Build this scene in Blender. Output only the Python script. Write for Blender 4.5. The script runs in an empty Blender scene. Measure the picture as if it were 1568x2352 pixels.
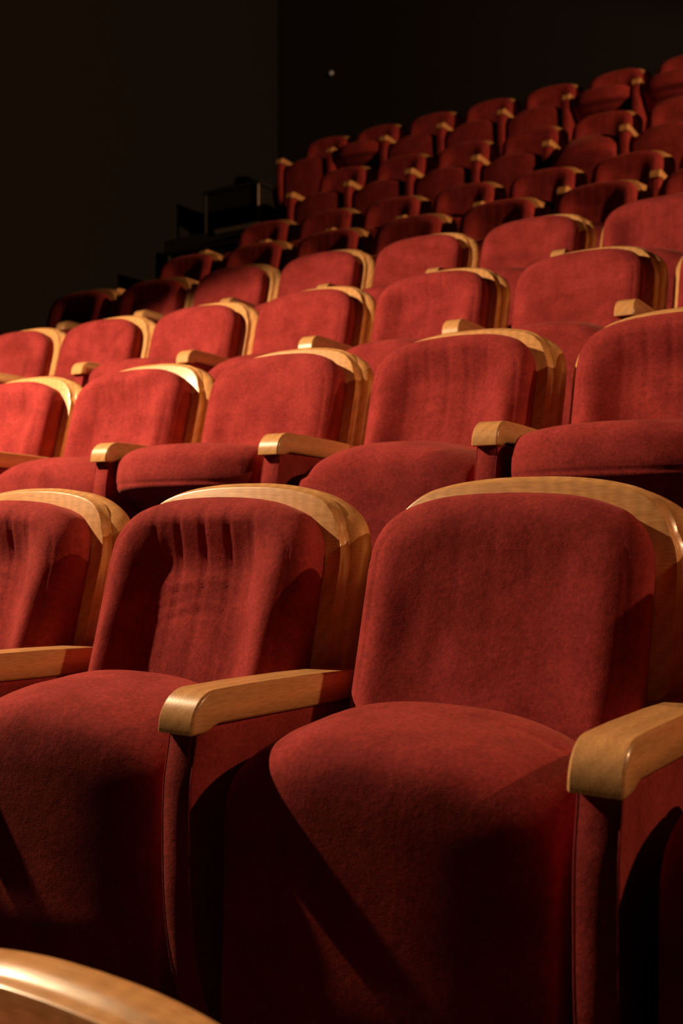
import bpy, math
from mathutils import Vector, Matrix

scene = bpy.context.scene
col = scene.collection
PI = math.pi

# ------------------------------------------------------------------ camera
cam_data = bpy.data.cameras.new('camera')
cam = bpy.data.objects.new('camera', cam_data)
col.objects.link(cam)
cam.location = (0.893, -0.997, 0.897)
cam.rotation_euler = (PI / 2 + math.radians(0.315), math.radians(0.10), math.radians(32.67))
cam_data.sensor_fit = 'HORIZONTAL'
cam_data.sensor_width = 24.0
cam_data.lens = 2380.6 * 24.0 / 1568
cam_data.clip_start = 0.02
cam_data.dof.use_dof = True
cam_data.dof.focus_distance = 1.62
cam_data.dof.aperture_fstop = 5.0
scene.camera = cam

# ------------------------------------------------------------------ world, exposure
w = bpy.data.worlds.new('dark_hall')
scene.world = w
w.use_nodes = True
w.node_tree.nodes['Background'].inputs[0].default_value = (0.05, 0.02, 0.01, 1)
w.node_tree.nodes['Background'].inputs[1].default_value = 0.02
vs = scene.view_settings
vs.view_transform = 'Standard'
vs.look = 'None'
vs.gamma = 1
vs.exposure = 0.0
vs.use_curve_mapping = False


# ------------------------------------------------------------------ stage lamps
def spot(name, loc, aim, power, color, angle, blend, radius):
    d = bpy.data.lights.new(name, 'SPOT')
    d.energy = power
    d.color = color
    d.spot_size = math.radians(angle)
    d.spot_blend = blend
    d.shadow_soft_size = radius
    o = bpy.data.objects.new(name, d)
    col.objects.link(o)
    o.location = loc
    v = Vector(aim) - Vector(loc)
    o.rotation_euler = v.to_track_quat('-Z', 'Y').to_euler()
    return o


spot('left_lamp', (-2.35, -0.08, 2.58), (-2.15, 0.17, 1.63), 510, (1.0, 0.69, 0.40), 140, 0.10, 0.022)
spot('right_lamp', (3.2, 1.02, 2.7), (-0.3, 0.6, 0.6), 170, (1.0, 0.55, 0.26), 58, 0.5, 0.03)
spot('upper_lamp', (6.5, 3.3, 4.3), (-1.0, 5.9, 3.2), 2000, (1.0, 0.55, 0.26), 44, 0.35, 0.05)


# ------------------------------------------------------------------ materials
def nodes_of(m):
    m.use_nodes = True
    nt = m.node_tree
    return nt, nt.nodes['Principled BSDF']


def plain(name, rgb, rough=0.6, metal=0.0, emit=None, es=0):
    m = bpy.data.materials.new(name)
    nt, p = nodes_of(m)
    n = nt.nodes.new('ShaderNodeTexNoise')
    n.inputs['Scale'].default_value = 14
    n.inputs['Detail'].default_value = 5
    tc = nt.nodes.new('ShaderNodeTexCoord')
    nt.links.new(tc.outputs['Object'], n.inputs['Vector'])
    mx = nt.nodes.new('ShaderNodeMixRGB')
    mx.inputs[1].default_value = tuple(c * 0.8 for c in rgb) + (1,)
    mx.inputs[2].default_value = tuple(min(1, c * 1.2) for c in rgb) + (1,)
    nt.links.new(n.outputs['Fac'], mx.inputs[0])
    nt.links.new(mx.outputs[0], p.inputs['Base Color'])
    p.inputs['Roughness'].default_value = rough
    p.inputs['Metallic'].default_value = metal
    if emit:
        p.inputs['Emission Color'].default_value = emit + (1,)
        p.inputs['Emission Strength'].default_value = es
    return m


def velvet(name='red_velvet'):
    m = bpy.data.materials.new(name)
    nt, p = nodes_of(m)
    L = nt.links.new
    N = nt.nodes.new
    tc = N('ShaderNodeTexCoord')
    oi = N('ShaderNodeObjectInfo')
    mul = N('ShaderNodeMath')
    mul.operation = 'MULTIPLY'
    mul.inputs[1].default_value = 37
    L(oi.outputs['Random'], mul.inputs[0])
    add = N('ShaderNodeVectorMath')
    add.operation = 'ADD'
    L(tc.outputs['Object'], add.inputs[0])
    L(mul.outputs[0], add.inputs[1])
    big = N('ShaderNodeTexNoise')
    big.inputs['Scale'].default_value = 11
    big.inputs['Detail'].default_value = 6
    big.inputs['Roughness'].default_value = 0.62
    L(add.outputs[0], big.inputs['Vector'])
    med = N('ShaderNodeTexNoise')
    med.inputs['Scale'].default_value = 150
    med.inputs['Detail'].default_value = 4
    med.inputs['Roughness'].default_value = 0.7
    L(add.outputs[0], med.inputs['Vector'])
    fine = N('ShaderNodeTexNoise')
    fine.inputs['Scale'].default_value = 700
    fine.inputs['Detail'].default_value = 3
    L(add.outputs[0], fine.inputs['Vector'])
    r1 = N('ShaderNodeValToRGB')
    r1.color_ramp.elements[0].position = 0.36
    r1.color_ramp.elements[0].color = (0.24, 0.027, 0.027, 1)
    r1.color_ramp.elements[1].position = 0.66
    r1.color_ramp.elements[1].color = (0.37, 0.046, 0.046, 1)
    L(big.outputs['Fac'], r1.inputs[0])
    r2 = N('ShaderNodeMapRange')
    r2.inputs['From Min'].default_value = 0.3
    r2.inputs['From Max'].default_value = 0.7
    r2.inputs['To Min'].default_value = 0.72
    r2.inputs['To Max'].default_value = 1.25
    L(med.outputs['Fac'], r2.inputs['Value'])
    mx = N('ShaderNodeVectorMath')
    mx.operation = 'SCALE'
    L(r1.outputs[0], mx.inputs[0])
    L(r2.outputs[0], mx.inputs['Scale'])
    L(mx.outputs[0], p.inputs['Base Color'])
    p.inputs['Roughness'].default_value = 0.95
    p.inputs['Specular IOR Level'].default_value = 0.08
    p.inputs['Sheen Weight'].default_value = 0.18
    p.inputs['Sheen Roughness'].default_value = 0.38
    p.inputs['Sheen Tint'].default_value = (1.0, 0.34, 0.27, 1)
    am = N('ShaderNodeMath')
    am.operation = 'ADD'
    L(med.outputs['Fac'], am.inputs[0])
    L(fine.outputs['Fac'], am.inputs[1])
    b = N('ShaderNodeBump')
    b.inputs['Strength'].default_value = 0.55
    b.inputs['Distance'].default_value = 0.0007
    L(am.outputs[0], b.inputs['Height'])
    b2 = N('ShaderNodeBump')
    b2.inputs['Strength'].default_value = 0.35
    b2.inputs['Distance'].default_value = 0.008
    L(big.outputs['Fac'], b2.inputs['Height'])
    L(b2.outputs[0], b.inputs['Normal'])
    L(b.outputs[0], p.inputs['Normal'])
    return m


def beech(name, stretch):
    m = bpy.data.materials.new(name)
    nt, p = nodes_of(m)
    L = nt.links.new
    N = nt.nodes.new
    tc = N('ShaderNodeTexCoord')
    mp = N('ShaderNodeMapping')
    mp.inputs['Scale'].default_value = stretch
    L(tc.outputs['Object'], mp.inputs['Vector'])
    n1 = N('ShaderNodeTexNoise')
    n1.inputs['Scale'].default_value = 60
    n1.inputs['Detail'].default_value = 6
    L(mp.outputs[0], n1.inputs['Vector'])
    wv = N('ShaderNodeTexWave')
    wv.wave_type = 'RINGS'
    wv.rings_direction = 'Y'
    wv.inputs['Scale'].default_value = 14
    wv.inputs['Distortion'].default_value = 3.0
    wv.inputs['Detail'].default_value = 2.0
    wv.inputs['Detail Scale'].default_value = 1.2
    mp2 = N('ShaderNodeMapping')
    mp2.inputs['Location'].default_value = (0.05, 0, -0.9)
    mp2.inputs['Scale'].default_value = (1.0, 0.25, 1.0)
    L(tc.outputs['Object'], mp2.inputs['Vector'])
    L(mp2.outputs[0], wv.inputs['Vector'])
    r = N('ShaderNodeValToRGB')
    r.color_ramp.elements[0].position = 0.3
    r.color_ramp.elements[0].color = (0.61, 0.295, 0.11, 1)
    r.color_ramp.elements[1].position = 0.72
    r.color_ramp.elements[1].color = (0.80, 0.435, 0.178, 1)
    L(n1.outputs['Fac'], r.inputs[0])
    r2 = N('ShaderNodeMapRange')
    r2.inputs['To Min'].default_value = 0.9
    r2.inputs['To Max'].default_value = 1.04
    L(wv.outputs['Fac'], r2.inputs['Value'])
    sc = N('ShaderNodeVectorMath')
    sc.operation = 'SCALE'
    L(r.outputs[0], sc.inputs[0])
    L(r2.outputs[0], sc.inputs['Scale'])
    L(sc.outputs[0], p.inputs['Base Color'])
    p.inputs['Roughness'].default_value = 0.33
    p.inputs['Coat Weight'].default_value = 0.35
    p.inputs['Coat Roughness'].default_value = 0.16
    b = N('ShaderNodeBump')
    b.inputs['Strength'].default_value = 0.15
    b.inputs['Distance'].default_value = 0.0008
    L(n1.outputs['Fac'], b.inputs['Height'])
    L(b.outputs[0], p.inputs['Normal'])
    return m


VELVET = velvet()
WOOD_ARM = beech('beech_arm', (6, 0.7, 6))
WOOD_SHELL = beech('beech_shell', (0.7, 6, 6))
CARPET = plain('dark_carpet', (0.012, 0.008, 0.007), 0.95)
WALL = plain('dark_wall_paint', (0.006, 0.0045, 0.003), 0.9)
BLACK = plain('black_laminate', (0.012, 0.010, 0.009), 0.6)
STEEL = plain('dull_steel', (0.30, 0.25, 0.20), 0.35, 0.9)
GREYSTRIP = plain('grey_step_edge', (0.12, 0.10, 0.08), 0.7)
GLOW = plain('faint_lamp_glass', (0.3, 0.25, 0.18), 0.4, 0, (1.0, 0.75, 0.5), 0.07)

# ------------------------------------------------------------------ helpers
SEAT_W = 0.55
CX, CY = -0.275, 0.30      # centre of a seat in the measuring frame (x=0,y=0 at its right arm tip)


def mesh_obj(name, verts, faces, mat, parent=None, sharp=35, loc=None):
    me = bpy.data.meshes.new(name)
    me.from_pydata([tuple(v) for v in verts], [], faces)
    me.update()
    me.validate()
    import bmesh
    bm = bmesh.new()
    bm.from_mesh(me)
    bmesh.ops.recalc_face_normals(bm, faces=bm.faces)
    bm.to_mesh(me)
    bm.free()
    me.polygons.foreach_set('use_smooth', [True] * len(me.polygons))
    me.set_sharp_from_angle(angle=math.radians(sharp))
    me.materials.append(mat)
    o = bpy.data.objects.new(name, me)
    col.objects.link(o)
    if parent:
        o.parent = parent
    if loc:
        o.location = loc
    return o


def seatify(vs_):
    return [(x - CX, y - CY, z) for x, y, z in vs_]


def catmull(pts, n=6, closed=True):
    out = []
    m = len(pts)
    rng = range(m) if closed else range(m - 1)
    for i in rng:
        if closed:
            p0, p1, p2, p3 = pts[(i - 1) % m], pts[i], pts[(i + 1) % m], pts[(i + 2) % m]
        else:
            p0, p1, p2, p3 = pts[max(i - 1, 0)], pts[i], pts[i + 1], pts[min(i + 2, m - 1)]
        for k in range(n):
            t = k / n
            out.append(tuple(0.5 * ((2 * b) + (-a + c) * t + (2 * a - 5 * b + 4 * c - d) * t * t + (-a + 3 * b - 3 * c + d) * t ** 3)
                             for a, b, c, d in zip(p0, p1, p2, p3)))
    if not closed:
        out.append(pts[-1])
    return out


def offset_loop(pts, d):
    """move a counter-clockwise or clockwise loop inward by d (number or list)"""
    m = len(pts)
    area = sum(pts[i][0] * pts[(i + 1) % m][1] - pts[(i + 1) % m][0] * pts[i][1] for i in range(m))
    sg = 1 if area > 0 else -1
    out = []
    for i in range(m):
        a, b = pts[i - 1], pts[(i + 1) % m]
        tx, ty = b[0] - a[0], b[1] - a[1]
        l = math.hypot(tx, ty) or 1
        dd = d[i] if isinstance(d, (list, tuple)) else d
        out.append((pts[i][0] - sg * ty / l * dd, pts[i][1] + sg * tx / l * dd))
    return out


def loft(rings, cap=True):
    """rings: list of equal-length lists of 3-d points"""
    v, f = [], []
    n = len(rings[0])
    for r in rings:
        v += r
    for i in range(len(rings) - 1):
        for j in range(n):
            k = (j + 1) % n
            f.append((i * n + j, i * n + k, (i + 1) * n + k, (i + 1) * n + j))
    if cap:
        f.append(tuple(range(n)))
        f.append(tuple((len(rings) - 1) * n + j for j in range(n)))
    return v, f


def box(v, f, lo, hi, bev=0):
    b = len(v)
    for x in (lo[0], hi[0]):
        for y in (lo[1], hi[1]):
            for z in (lo[2], hi[2]):
                v.append((x, y, z))
    for q in ((0, 1, 3, 2), (4, 6, 7, 5), (0, 4, 5, 1), (2, 3, 7, 6), (0, 2, 6, 4), (1, 5, 7, 3)):
        f.append(tuple(b + i for i in q))


def sstep(a, b, x):
    t = max(0.0, min(1.0, (x - a) / (b - a)))
    return t * t * (3 - 2 * t)


def rake(z):
    return 0.300 + 0.27 * (z - 0.58)


def interp(tab, x):
    if x <= tab[0][0]:
        return tab[0][1]
    for (a, ya), (b, yb) in zip(tab, tab[1:]):
        if x <= b:
            return ya + (yb - ya) * (x - a) / (b - a)
    return tab[-1][1]


# ------------------------------------------------------------------ back cushion
CUSH = catmull([(0.0, .934), (.06, .932), (.11, .927), (.15, .917), (.179, .904), (.202, .882), (.215, .855), (.220, .815)], 6, False)


def cushion_top(x):
    return interp(CUSH, abs(x))


def make_cushion(groove, recess, dent, fold, rho=0.042):
    W = 0.220
    NX, NZ = 72, 64
    zb = 0.44
    bnd = [(x, z) for x, z in CUSH] + [(W, 0.70), (W, 0.60), (W, 0.52), (W, zb)]

    def dist(x, z):
        best = 9
        ax = abs(x)
        for (x0, z0), (x1, z1) in zip(bnd, bnd[1:]):
            dx, dz = x1 - x0, z1 - z0
            t = max(0, min(1, ((ax - x0) * dx + (z - z0) * dz) / (dx * dx + dz * dz)))
            dd = math.hypot(ax - x0 - t * dx, z - z0 - t * dz)
            best = min(best, dd)
        return best
    v, f = [], []

    def depth(x, z, d):
        u = max(0.0, 1 - d / rho)
        y = rake(z) - 0.008 + 0.034 * (1 - math.sqrt(max(0, 1 - u * u)))
        inside = sstep(0, 0.05, d)
        # side bolsters stand forward of the stitched middle
        mid = 1 - sstep(0.075, 0.18, abs(x - 0.0))
        fade = 1 - sstep(0.80, 0.915, z)
        y += recess * mid * fade * inside
        y -= 0.010 * math.exp(-((abs(x) - 0.165) / 0.035) ** 2) * (1 - sstep(0.7, 0.9, z)) * inside * (recess / 0.03)
        # lumbar swell
        y -= 0.010 * math.exp(-((z - 0.60) / 0.09) ** 2) * inside
        # seams
        if groove:
            for gx in (-.11, -.055, 0, .055, .11):
                gg = groove * (0.5 + 0.5 * sstep(0.62, 0.86, z))
                y += gg * math.exp(-((x - gx) / 0.0036) ** 2) * sstep(0.002, 0.02, d)
            seg = (x + 0.1375) / 0.055
            if 0 < seg < 5:
                y -= groove * 0.15 * math.sin(PI * (seg - 0.5 - math.floor(seg - 0.5))) * sstep(0.6, 0.85, z) * inside
        y += 0.0022 * math.exp(-((d - 0.026) / 0.0026) ** 2) * sstep(0.15, .2, abs(x))
        for (dx_, dz_, sx, sz, am) in dent:
            y += am * math.exp(-((x - dx_) / sx) ** 2 - ((z - dz_) / sz) ** 2)
        if fold:
            for k, (zc, ph) in enumerate(((.775, 0), (.757, .6), (.735, 1.0))):
                zz = zc - 1.9 * (x - 0.005 * k) ** 2 + 0.004 * math.sin(40 * x + ph)
                y += fold * (math.exp(-((z - zz) / 0.006) ** 2) - 0.6 * math.exp(-((z - zz - 0.011) / 0.007) ** 2)) * (1 - sstep(0.05, 0.1, abs(x)))
        return y
    idx = []
    for i in range(NX + 1):
        s = -math.cos(PI * i / NX)
        s = 0.55 * s + 0.45 * (2 * i / NX - 1)
        colm = []
        for j in range(NZ + 1):
            t = j / NZ
            t = 0.35 * t + 0.65 * math.sin(t * PI / 2)
            zt = cushion_top(s * W)
            z = zb + (zt - zb) * t
            wz = 1
            x = s * W * wz
            colm.append((x, z))
        idx.append(colm)
    for i in range(NX + 1):
        for j in range(NZ + 1):
            x, z = idx[i][j]
            d = 0.0 if (i in (0, NX) or j == NZ) else dist(x, z)
            v.append((x, depth(x, z, d), z))
    g = lambda i, j: i * (NZ + 1) + j
    for i in range(NX):
        for j in range(NZ):
            f.append((g(i, j), g(i + 1, j), g(i + 1, j + 1), g(i, j + 1)))
    # side wall running back to the wooden shell
    loop = [g(0, j) for j in range(NZ + 1)] + [g(i, NZ) for i in range(1, NX + 1)] + [g(NX, j) for j in range(NZ - 1, -1, -1)] + [g(i, 0) for i in range(NX - 1, 0, -1)]
    prev = loop
    for dy, sc in ((0.045, 0.990), (0.060, 0.972), (0.072, 0.955), (0.088, 0.94)):
        new = []
        for q in loop:
            x, y, z = v[q]
            new.append(len(v))
            zz = 0.68 + (z - 0.68) * (1 - (1 - sc) * 0.6)
            v.append((x * sc, rake(z) + dy, zz))
        for a in range(len(loop)):
            b = (a + 1) % len(loop)
            f.append((prev[a], prev[b], new[b], new[a]))
        prev = new
    f.append(tuple(prev))
    v = [(x + CX - CX, y - CY, z) for x, y, z in v]
    return v, f


# ------------------------------------------------------------------ wooden shell
SHELL_HALF = [(0.0, .957), (.06, .9555), (.12, .949), (.17, .937), (.208, .920), (.238, .898), (.256, .869), (.264, .831), (.266, .78)]


def make_shell():
    """big rounded outer frame behind and a thinner face board in front, one solid"""
    half = catmull(SHELL_HALF, 5, False)
    down = [(.265, z) for z in (.74, .70, .66, .62, .58, .54, .50, .45, .40, .36)] + [(.262, .34), (.25, .33)]
    right = half + down
    left = [(-x, z) for x, z in right[1:][::-1]]
    loop = right + left

    def ring(ins, dy):
        pts = offset_loop(loop, ins)
        return [(x, rake(z) + dy, z) for x, z in pts]

    def insl(k0, k1):
        r = []
        for x, z in loop:
            t = 1 - sstep(0.875, 0.935, z)
            r.append(k0 + (k1 - k0) * t)
        return r
    r0 = 0.086
    rings = [ring(insl(.03, .05), r0 + .016), ring(insl(.014, .030), r0 + .016), ring(insl(.006, .018), r0 + .019), ring(insl(.001, .006), r0 + .028),
             ring(0.0, r0 + .038), ring(0.0, r0 + .050), ring(0.003, r0 + .057), ring(.012, r0 + .061)]
    v, f = loft(rings)
    # face board
    half2 = [(x, z) for x, z in half if z > .80]
    bl = []
    for x, z in half2 + [(.265, .76), (.265, .72), (.265, .69), (.265, .672)]:
        t = 1 - sstep(0.885, 0.94, z)
        nx = 1 if z < .82 else None
        bl.append((x, z, .003 + .024 * t))
    full = [(x, z) for x, z, i in bl]
    ins = [i for x, z, i in bl]
    lp = full + [(-x, z) for x, z in full[1:][::-1]]
    il = ins + ins[1:][::-1]
    face = offset_loop(lp, il)
    # clean lower end : rounded corner at the bottom
    n = len(full)
    zb = 0.648
    cr = 0.026
    xr = .2375
    rightside = [p for p in face[:n - 2]]
    corner = [(xr - cr + cr * math.cos(a), zb + cr - cr * math.sin(a)) for a in [PI / 2 * k / 6 for k in range(7)]]
    rs = rightside + corner
    lp2 = rs + [(-x, z) for x, z in rs[1:][::-1]]

    def fr(ins_, dy):
        return [(x, rake(z) + dy, z) for x, z in offset_loop(lp2, ins_)]
    v2, f2 = loft([fr(.0035, r0 - .002), fr(.0012, r0 - .0012), fr(0, r0 + .001), fr(0, r0 + .008), fr(-.002, r0 + .013), fr(-.006, r0 + .018)])
    b = len(v)
    v += v2
    f += [tuple(q + b for q in ff) for ff in f2]
    return [(x, y - CY, z) for x, y, z in v], f


# ------------------------------------------------------------------ seat pan
PAN_NOSE = [(.2915, -.012), (.292, .02), (.285, .048), (.262, .070), (.22, .079), (.12, .078), (0.03, .072)]
PAN_FOLDED = [(-.185, -.09), (-.182, -.155), (-.168, -.174), (-.11, -.174), (-.04, -.168), (.03, -.164), (.10, -.162), (.17, -.160),
              (.222, -.157), (.253, -.146), (.274, -.118), (.286, -.07)] + PAN_NOSE + [(-.10, .05), (-.17, 0)]
PAN_OPEN = [(-.03, -.05), (-.02, -.13), (.05, -.150), (.11, -.13), (.17, -.088), (.23, -.050), (.277, -.032)] + PAN_NOSE + [(-.02, .05)]


def make_pan(side):
    prof = catmull(side, 7)
    W = 0.2235
    st = []
    NX = 40
    for i in range(NX + 1):
        st.append(-math.cos(PI * i / NX))
    rings = []
    for k, s in enumerate(st):
        x = s * W
        e = (W - abs(x)) / 0.011
        ins = 0.007 * (1 - math.sqrt(max(0, 1 - max(0, 1 - e) ** 2)))
        lp = offset_loop(prof, ins)
        pts = []
        c = 1 - abs(s) ** 2.7
        for (a, h) in lp:
            wn = sstep(0.10, 0.27, a)
            aa = a + 0.060 * c * wn
            hh = h + 0.012 * c * (1 if h > 0 else 0) * sstep(-.1, .1, a)
            if h < -0.05:
                hh -= 0.015 * c * sstep(-.1, 0.05, a)
            # stitched seam between nose band and underside
            sd = math.hypot(a - .291, h + .012)
            k_ = 0.0025 * math.exp(-(sd / .005) ** 2)
            aa -= k_
            pts.append((x, aa, hh))
        rings.append(pts)
    return loft(rings)


def pan_place(v, phi, py, pz):
    c, s = math.cos(math.radians(phi)), math.sin(math.radians(phi))
    return [(x, py - a * c + h * s - CY, pz + a * s + h * c) for x, a, h in v]


# ------------------------------------------------------------------ arm rest, standard
def make_arm():
    R = 0.047
    top = .674
    p = [(0.0, .622), (0.0, .626)]
    for k in range(9):
        a = PI / 2 * k / 8
        p.append((R - R * math.cos(a), top - R + R * math.sin(a)))
    p += [(.12, .6725), (.25, .667), (.36, .660), (.395, .657), (.395, .612), (.25, .619), (.12, .6255), (.058, .6285), (.045, .626), (.036, .6225), (.026, .621), (.004, .6205)]
    rings = []
    for x, ins in ((-.030, .0045), (-.0285, .0018), (-.026, 0), (.026, 0), (.0285, .0018), (.030, .0045)):
        rings.append([(x, y, z) for y, z in offset_loop(p, ins)])
    v, f = loft(rings)
    return v, f


PANEL_FRONT = [(.019, .626), (.013, .595), (.006, .56), (.0035, .52), (.0035, .47), (.0045, .42), (.011, .36), (.024, .30), (.046, .24), (.07, .17), (.078, .08), (.08, 0.004)]


def make_panel():
    fr = catmull(PANEL_FRONT, 4, False)
    back = catmull([(.27, .004), (.30, .12), (.35, .30), (.40, .48), (.395, .618)], 4, False)
    p = fr + back
    rings = []
    for x, ins in ((-.0250, .006), (-.0238, .002), (-.021, 0), (.019, 0), (.0218, .002), (.023, .006)):
        rings.append([(x, y, z) for y, z in offset_loop(p, ins)])
    return loft(rings)


def make_piping(xs):
    fr = catmull(PANEL_FRONT, 4, False)[1:]
    v, f = [], []
    n = 6
    for (y, z) in fr:
        for k in range(n):
            a = 2 * PI * k / n
            v.append((xs + .0016 * math.cos(a), y + .0016 + .0016 * math.sin(a), z))
    for i in range(len(fr) - 1):
        for k in range(n):
            f.append((i * n + k, i * n + (k + 1) % n, (i + 1) * n + (k + 1) % n, (i + 1) * n + k))
    return v, f


def make_hinge():
    v, f = [], []
    box(v, f, (-.24, .19 - CY, .30), (.24, .26 - CY, .34))
    return v, f


# ------------------------------------------------------------------ prototypes (meshes shared by all copies)
def proto(name, vf, mat, sharp=35):
    o = mesh_obj(name, vf[0], vf[1], mat, None, sharp)
    me = o.data
    bpy.data.objects.remove(o)
    return me


ME = {}
ME['cushion_ribbed'] = proto('back_cushion', make_cushion(.0024, .034, [(-.02, .60, .1, .05, .004)], .0022), VELVET, 80)
ME['cushion_plump'] = proto('back_cushion', make_cushion(.0005, .006, [(-.125, .72, .028, .06, .003), (-.075, .70, .02, .045, .003), (.0, .72, .15, .12, .008)], 0, .060), VELVET, 80)
ME['cushion_worn'] = proto('back_cushion', make_cushion(.0009, .02, [(-.03, .80, .06, .03, .004)], .0008), VELVET, 80)
ME['shell'] = proto('back_shell', make_shell(), WOOD_SHELL, 32)
pv, pf = make_pan(PAN_FOLDED)
pv2, pf2 = make_pan(PAN_OPEN)
ME['pan_up'] = proto('seat_pan', (pan_place(pv, 90, .19, .300), pf), VELVET, 60)
ME['pan_half'] = proto('seat_pan', (pan_place(pv2, 4, .305, .55), pf2), VELVET, 60)
ME['pan_mid'] = proto('seat_pan', (pan_place(pv, 58, .235, .345), pf), VELVET, 60)
av, af = make_arm()
ME['arm_r'] = proto('armrest', (seatify(av), af), WOOD_ARM, 30)
ME['arm_l'] = proto('armrest', (seatify([(x - .55, y, z) for x, y, z in av]), af), WOOD_ARM, 30)
bv, bf = make_panel()
ME['panel_r'] = proto('side_panel', (seatify(bv), bf), VELVET, 40)
ME['panel_l'] = proto('side_panel', (seatify([(x - .55, y, z) for x, y, z in bv]), bf), VELVET, 40)
for key, xs_ in (('pipe_a', -.0235), ('pipe_b', .0215)):
    qv, qf = make_piping(xs_)
    ME[key] = proto('piping', (seatify(qv), qf), VELVET, 60)
ME['hinge'] = proto('hinge_bar', make_hinge(), BLACK)


def part(name, me, parent):
    o = bpy.data.objects.new(name, me)
    col.objects.link(o)
    o.parent = parent
    return o


# ------------------------------------------------------------------ rows
K = 0.0044811
XS = [0, -1.104, -2.219, -3.321, -3.361, -3.524, -3.471, -4.201]
YS = [0, .941, 1.912, 2.838, 3.820, 4.886, 5.909, 6.784]
ZS = [0, .423, .849, 1.272, 1.698, 2.199, 2.887, 3.552]
ROWS = {-1: (0, -.940, -.423)}
for r in range(8):
    ROWS[r] = (XS[r], YS[r], ZS[r])


def place(row, i, ox=CX, oy=CY):
    x0, y0, z0 = ROWS[row]
    s = x0 + i * SEAT_W
    R = 1 / K
    rr = R + y0
    th = s / rr
    ex = Vector((math.cos(th), -math.sin(th), 0))
    ey = Vector((math.sin(th), math.cos(th), 0))
    o = Vector((rr * math.sin(th), rr * math.cos(th) - R, z0)) + ex * ox + ey * oy
    return o, -th


ORD = ['first', 'second', 'third', 'fourth', 'fifth', 'sixth', 'seventh', 'eighth']
RANGES = {-1: (1, 1), 0: (-1, 2), 1: (-1, 3), 2: (-1, 5), 3: (0, 6), 4: (0, 6), 5: (0, 6), 6: (0, 5), 7: (0, 6)}
HALF = {(1, 1), (1, 3), (2, 1), (6, 4), (7, 1), (7, 5), (7, 6)}
PLUMP = {(0, 1), (1, 1), (2, 2), (2, 4), (3, 2), (3, 4), (4, 3), (5, 1), (6, 3), (7, 2)}
RIBBED = {(0, 0), (0, -1), (1, 2), (1, 3), (1, 0), (1, -1), (3, 6), (2, 3)}
ROWNAME = {-1: 'lowest row, cut off at bottom left', 0: 'nearest full row', 1: 'second full row', 2: 'third full row', 3: 'fourth full row',
           4: 'fifth full row', 5: 'sixth full row', 6: 'seventh full row', 7: 'topmost row'}
for row, (a, b) in RANGES.items():
    for i in range(a, b + 1):
        loc, rz = place(row, i)
        root = bpy.data.objects.new('theatre_seat', None)
        col.objects.link(root)
        root.location = loc
        root.rotation_euler = (0, 0, rz)
        half = (row, i) in HALF
        n = i - a
        cush = 'plump' if (row, i) in PLUMP else 'ribbed' if (row, i) in RIBBED else 'worn'
        if row == -1:
            root['label'] = 'theatre seat cut off at bottom left, only its curved wooden back rim showing'
        else:
            root['label'] = 'red velvet seat, %s, %s from left in the %s' % ('pan half lowered' if half else 'pan tipped up', ORD[n], ROWNAME[row])
        root['category'] = 'theatre seat'
        root['group'] = 'rows of red velvet theatre seats'
        part('back_cushion', ME['cushion_' + cush], root)
        part('back_shell', ME['shell'], root)
        part('seat_pan', ME['pan_mid' if (row, i) == (6, 4) else 'pan_half' if half else 'pan_up'], root)
        part('hinge_bar', ME['hinge'], root)
        part('armrest', ME['arm_r'], root)
        pl = part('side_panel', ME['panel_r'], root)
        part('piping', ME['pipe_a'], pl)
        part('piping', ME['pipe_b'], pl)
        if i == a and row >= 3:
            part('armrest', ME['arm_l'], root)
            part('side_panel', ME['panel_l'], root)


# ------------------------------------------------------------------ hall
def struct(o):
    o['kind'] = 'structure'
    return o


v, f = [], []
XL, XR = -5.9, 8.0
edges = [-3.0]
lv = [-.846]
for r in range(-1, 8):
    edges.append(ROWS[r][1] - .34)
    lv.append(ROWS[r][2])
edges.append(8.3)
prof = [(edges[0], lv[0])]
for k in range(1, len(lv)):
    prof.append((edges[k], lv[k - 1]))
    prof.append((edges[k], lv[k]))
prof.append((edges[-1], lv[-1]))
for x in (XL, XR):
    for y, z in prof:
        v.append((x, y, z))
n = len(prof)
for k in range(n - 1):
    f.append((k, k + 1, n + k + 1, n + k))
struct(mesh_obj('floor', v, f, CARPET, None, 20))


def wall(name, lo, hi, mat=WALL):
    v, f = [], []
    box(v, f, lo, hi)
    return struct(mesh_obj(name, v, f, mat, None, 20))


wall('wall_left', (XL - .15, -3.2, -1), (XL, 8.45, 7.5))
wall('wall_back', (XL, 8.3, 3), (XR, 8.45, 7.5), plain('black_back_wall', (0.006, 0.004, 0.003), 0.95))
wall('ceiling', (XL - .15, -3.2, 7.5), (XR, 8.45, 7.65))

# pale nosing along the edge of the topmost step, left of the seats
v, f = [], []
box(v, f, (-5.25, ROWS[7][1] - .365, ROWS[7][2] - .035), (-4.15, ROWS[7][1] - .32, ROWS[7][2] + .006))
struct(mesh_obj('trim_1', v, f, GREYSTRIP, None, 20))


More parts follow.
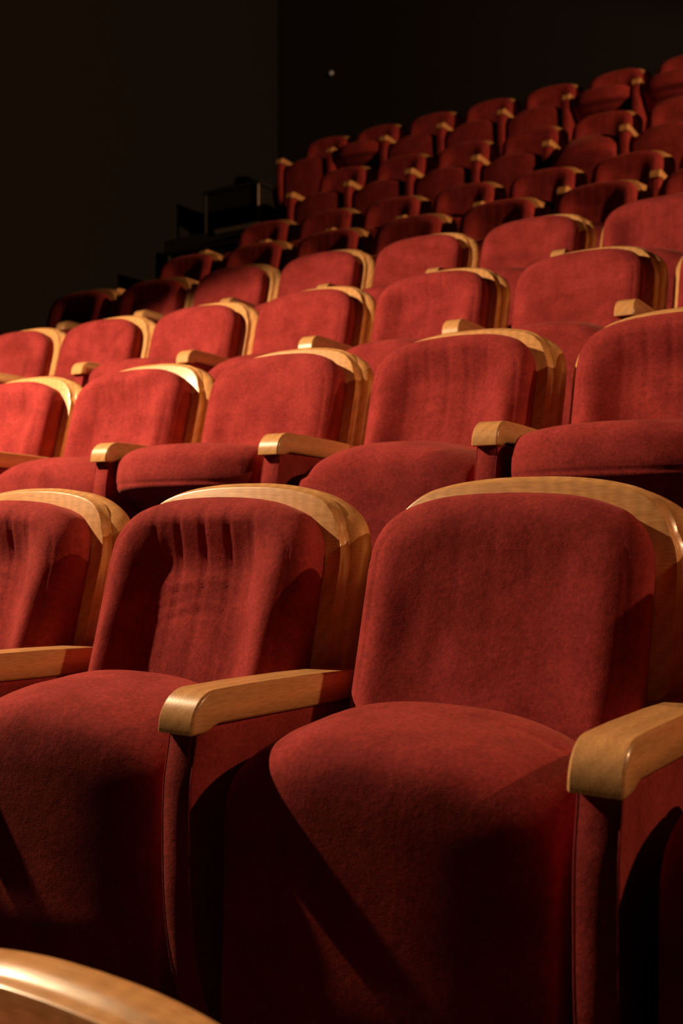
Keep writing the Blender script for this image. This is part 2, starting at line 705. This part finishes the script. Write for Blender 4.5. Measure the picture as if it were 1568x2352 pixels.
# ------------------------------------------------------------------ low benches on the left side steps
def bench(loc, label, w=.74, d=.42, h=.36):
    root = bpy.data.objects.new('low_bench', None)
    col.objects.link(root)
    root.location = loc
    root['label'] = label
    root['category'] = 'bench'
    root['group'] = 'dark benches left of the seats'
    v, f = [], []
    box(v, f, (-w / 2, -d / 2, h - .035), (w / 2, d / 2, h))
    mesh_obj('bench_top', v, f, BLACK, root, 20)
    v, f = [], []
    box(v, f, (-w / 2 + .04, -d / 2 + .03, h - .20), (w / 2 - .03, d / 2 - .04, h - .035))
    mesh_obj('apron', v, f, BLACK, root, 20)
    for sx, sy, mat in ((-1, -1, BLACK), (1, -1, STEEL), (-1, 1, BLACK), (1, 1, BLACK)):
        v, f = [], []
        cx, cy = sx * (w / 2 - .02), sy * (d / 2 - .02)
        rings = []
        for z in (0, h - .03):
            rings.append([(cx + .016 * math.cos(a * PI / 6), cy + .016 * math.sin(a * PI / 6), z) for a in range(12)])
        v, f = loft(rings)
        lg = mesh_obj('leg', v, f, mat, root, 40)
        if mat is STEEL:
            lg['label'] = 'dull steel leg catching light'
    return root


bench((-5.14, 6.72, ROWS[7][2]), 'low black bench with steel leg on the topmost step edge, left of the top rows', .66, .42, .42)
bench((-4.78, 5.86, ROWS[6][2]), 'dark low bench standing one step lower, in the gloom left of the red seats', .80, .36, .30)

# small fixture high on the back wall
root = bpy.data.objects.new('wall_lamp', None)
col.objects.link(root)
root.location = (-5.17, 8.3, 5.66)
root['label'] = 'tiny round lamp glowing faintly high on the black back wall'
root['category'] = 'wall lamp'
rings = []
for y, r in ((0, .03), (-.02, .03), (-.025, .026)):
    rings.append([(r * math.cos(a * PI / 10), y, r * math.sin(a * PI / 10)) for a in range(20)])
v, f = loft(rings)
mesh_obj('lamp_base', v, f, BLACK, root, 30)
rings = []
for k in range(6):
    a0 = PI / 2 * k / 6
    rings.append([(.024 * math.cos(a0) * math.cos(a * PI / 10), -.025 - .02 * math.sin(a0), .024 * math.cos(a0) * math.sin(a * PI / 10)) for a in range(20)])
v, f = loft(rings)
mesh_obj('lamp_glass', v, f, GLOW, root, 60)
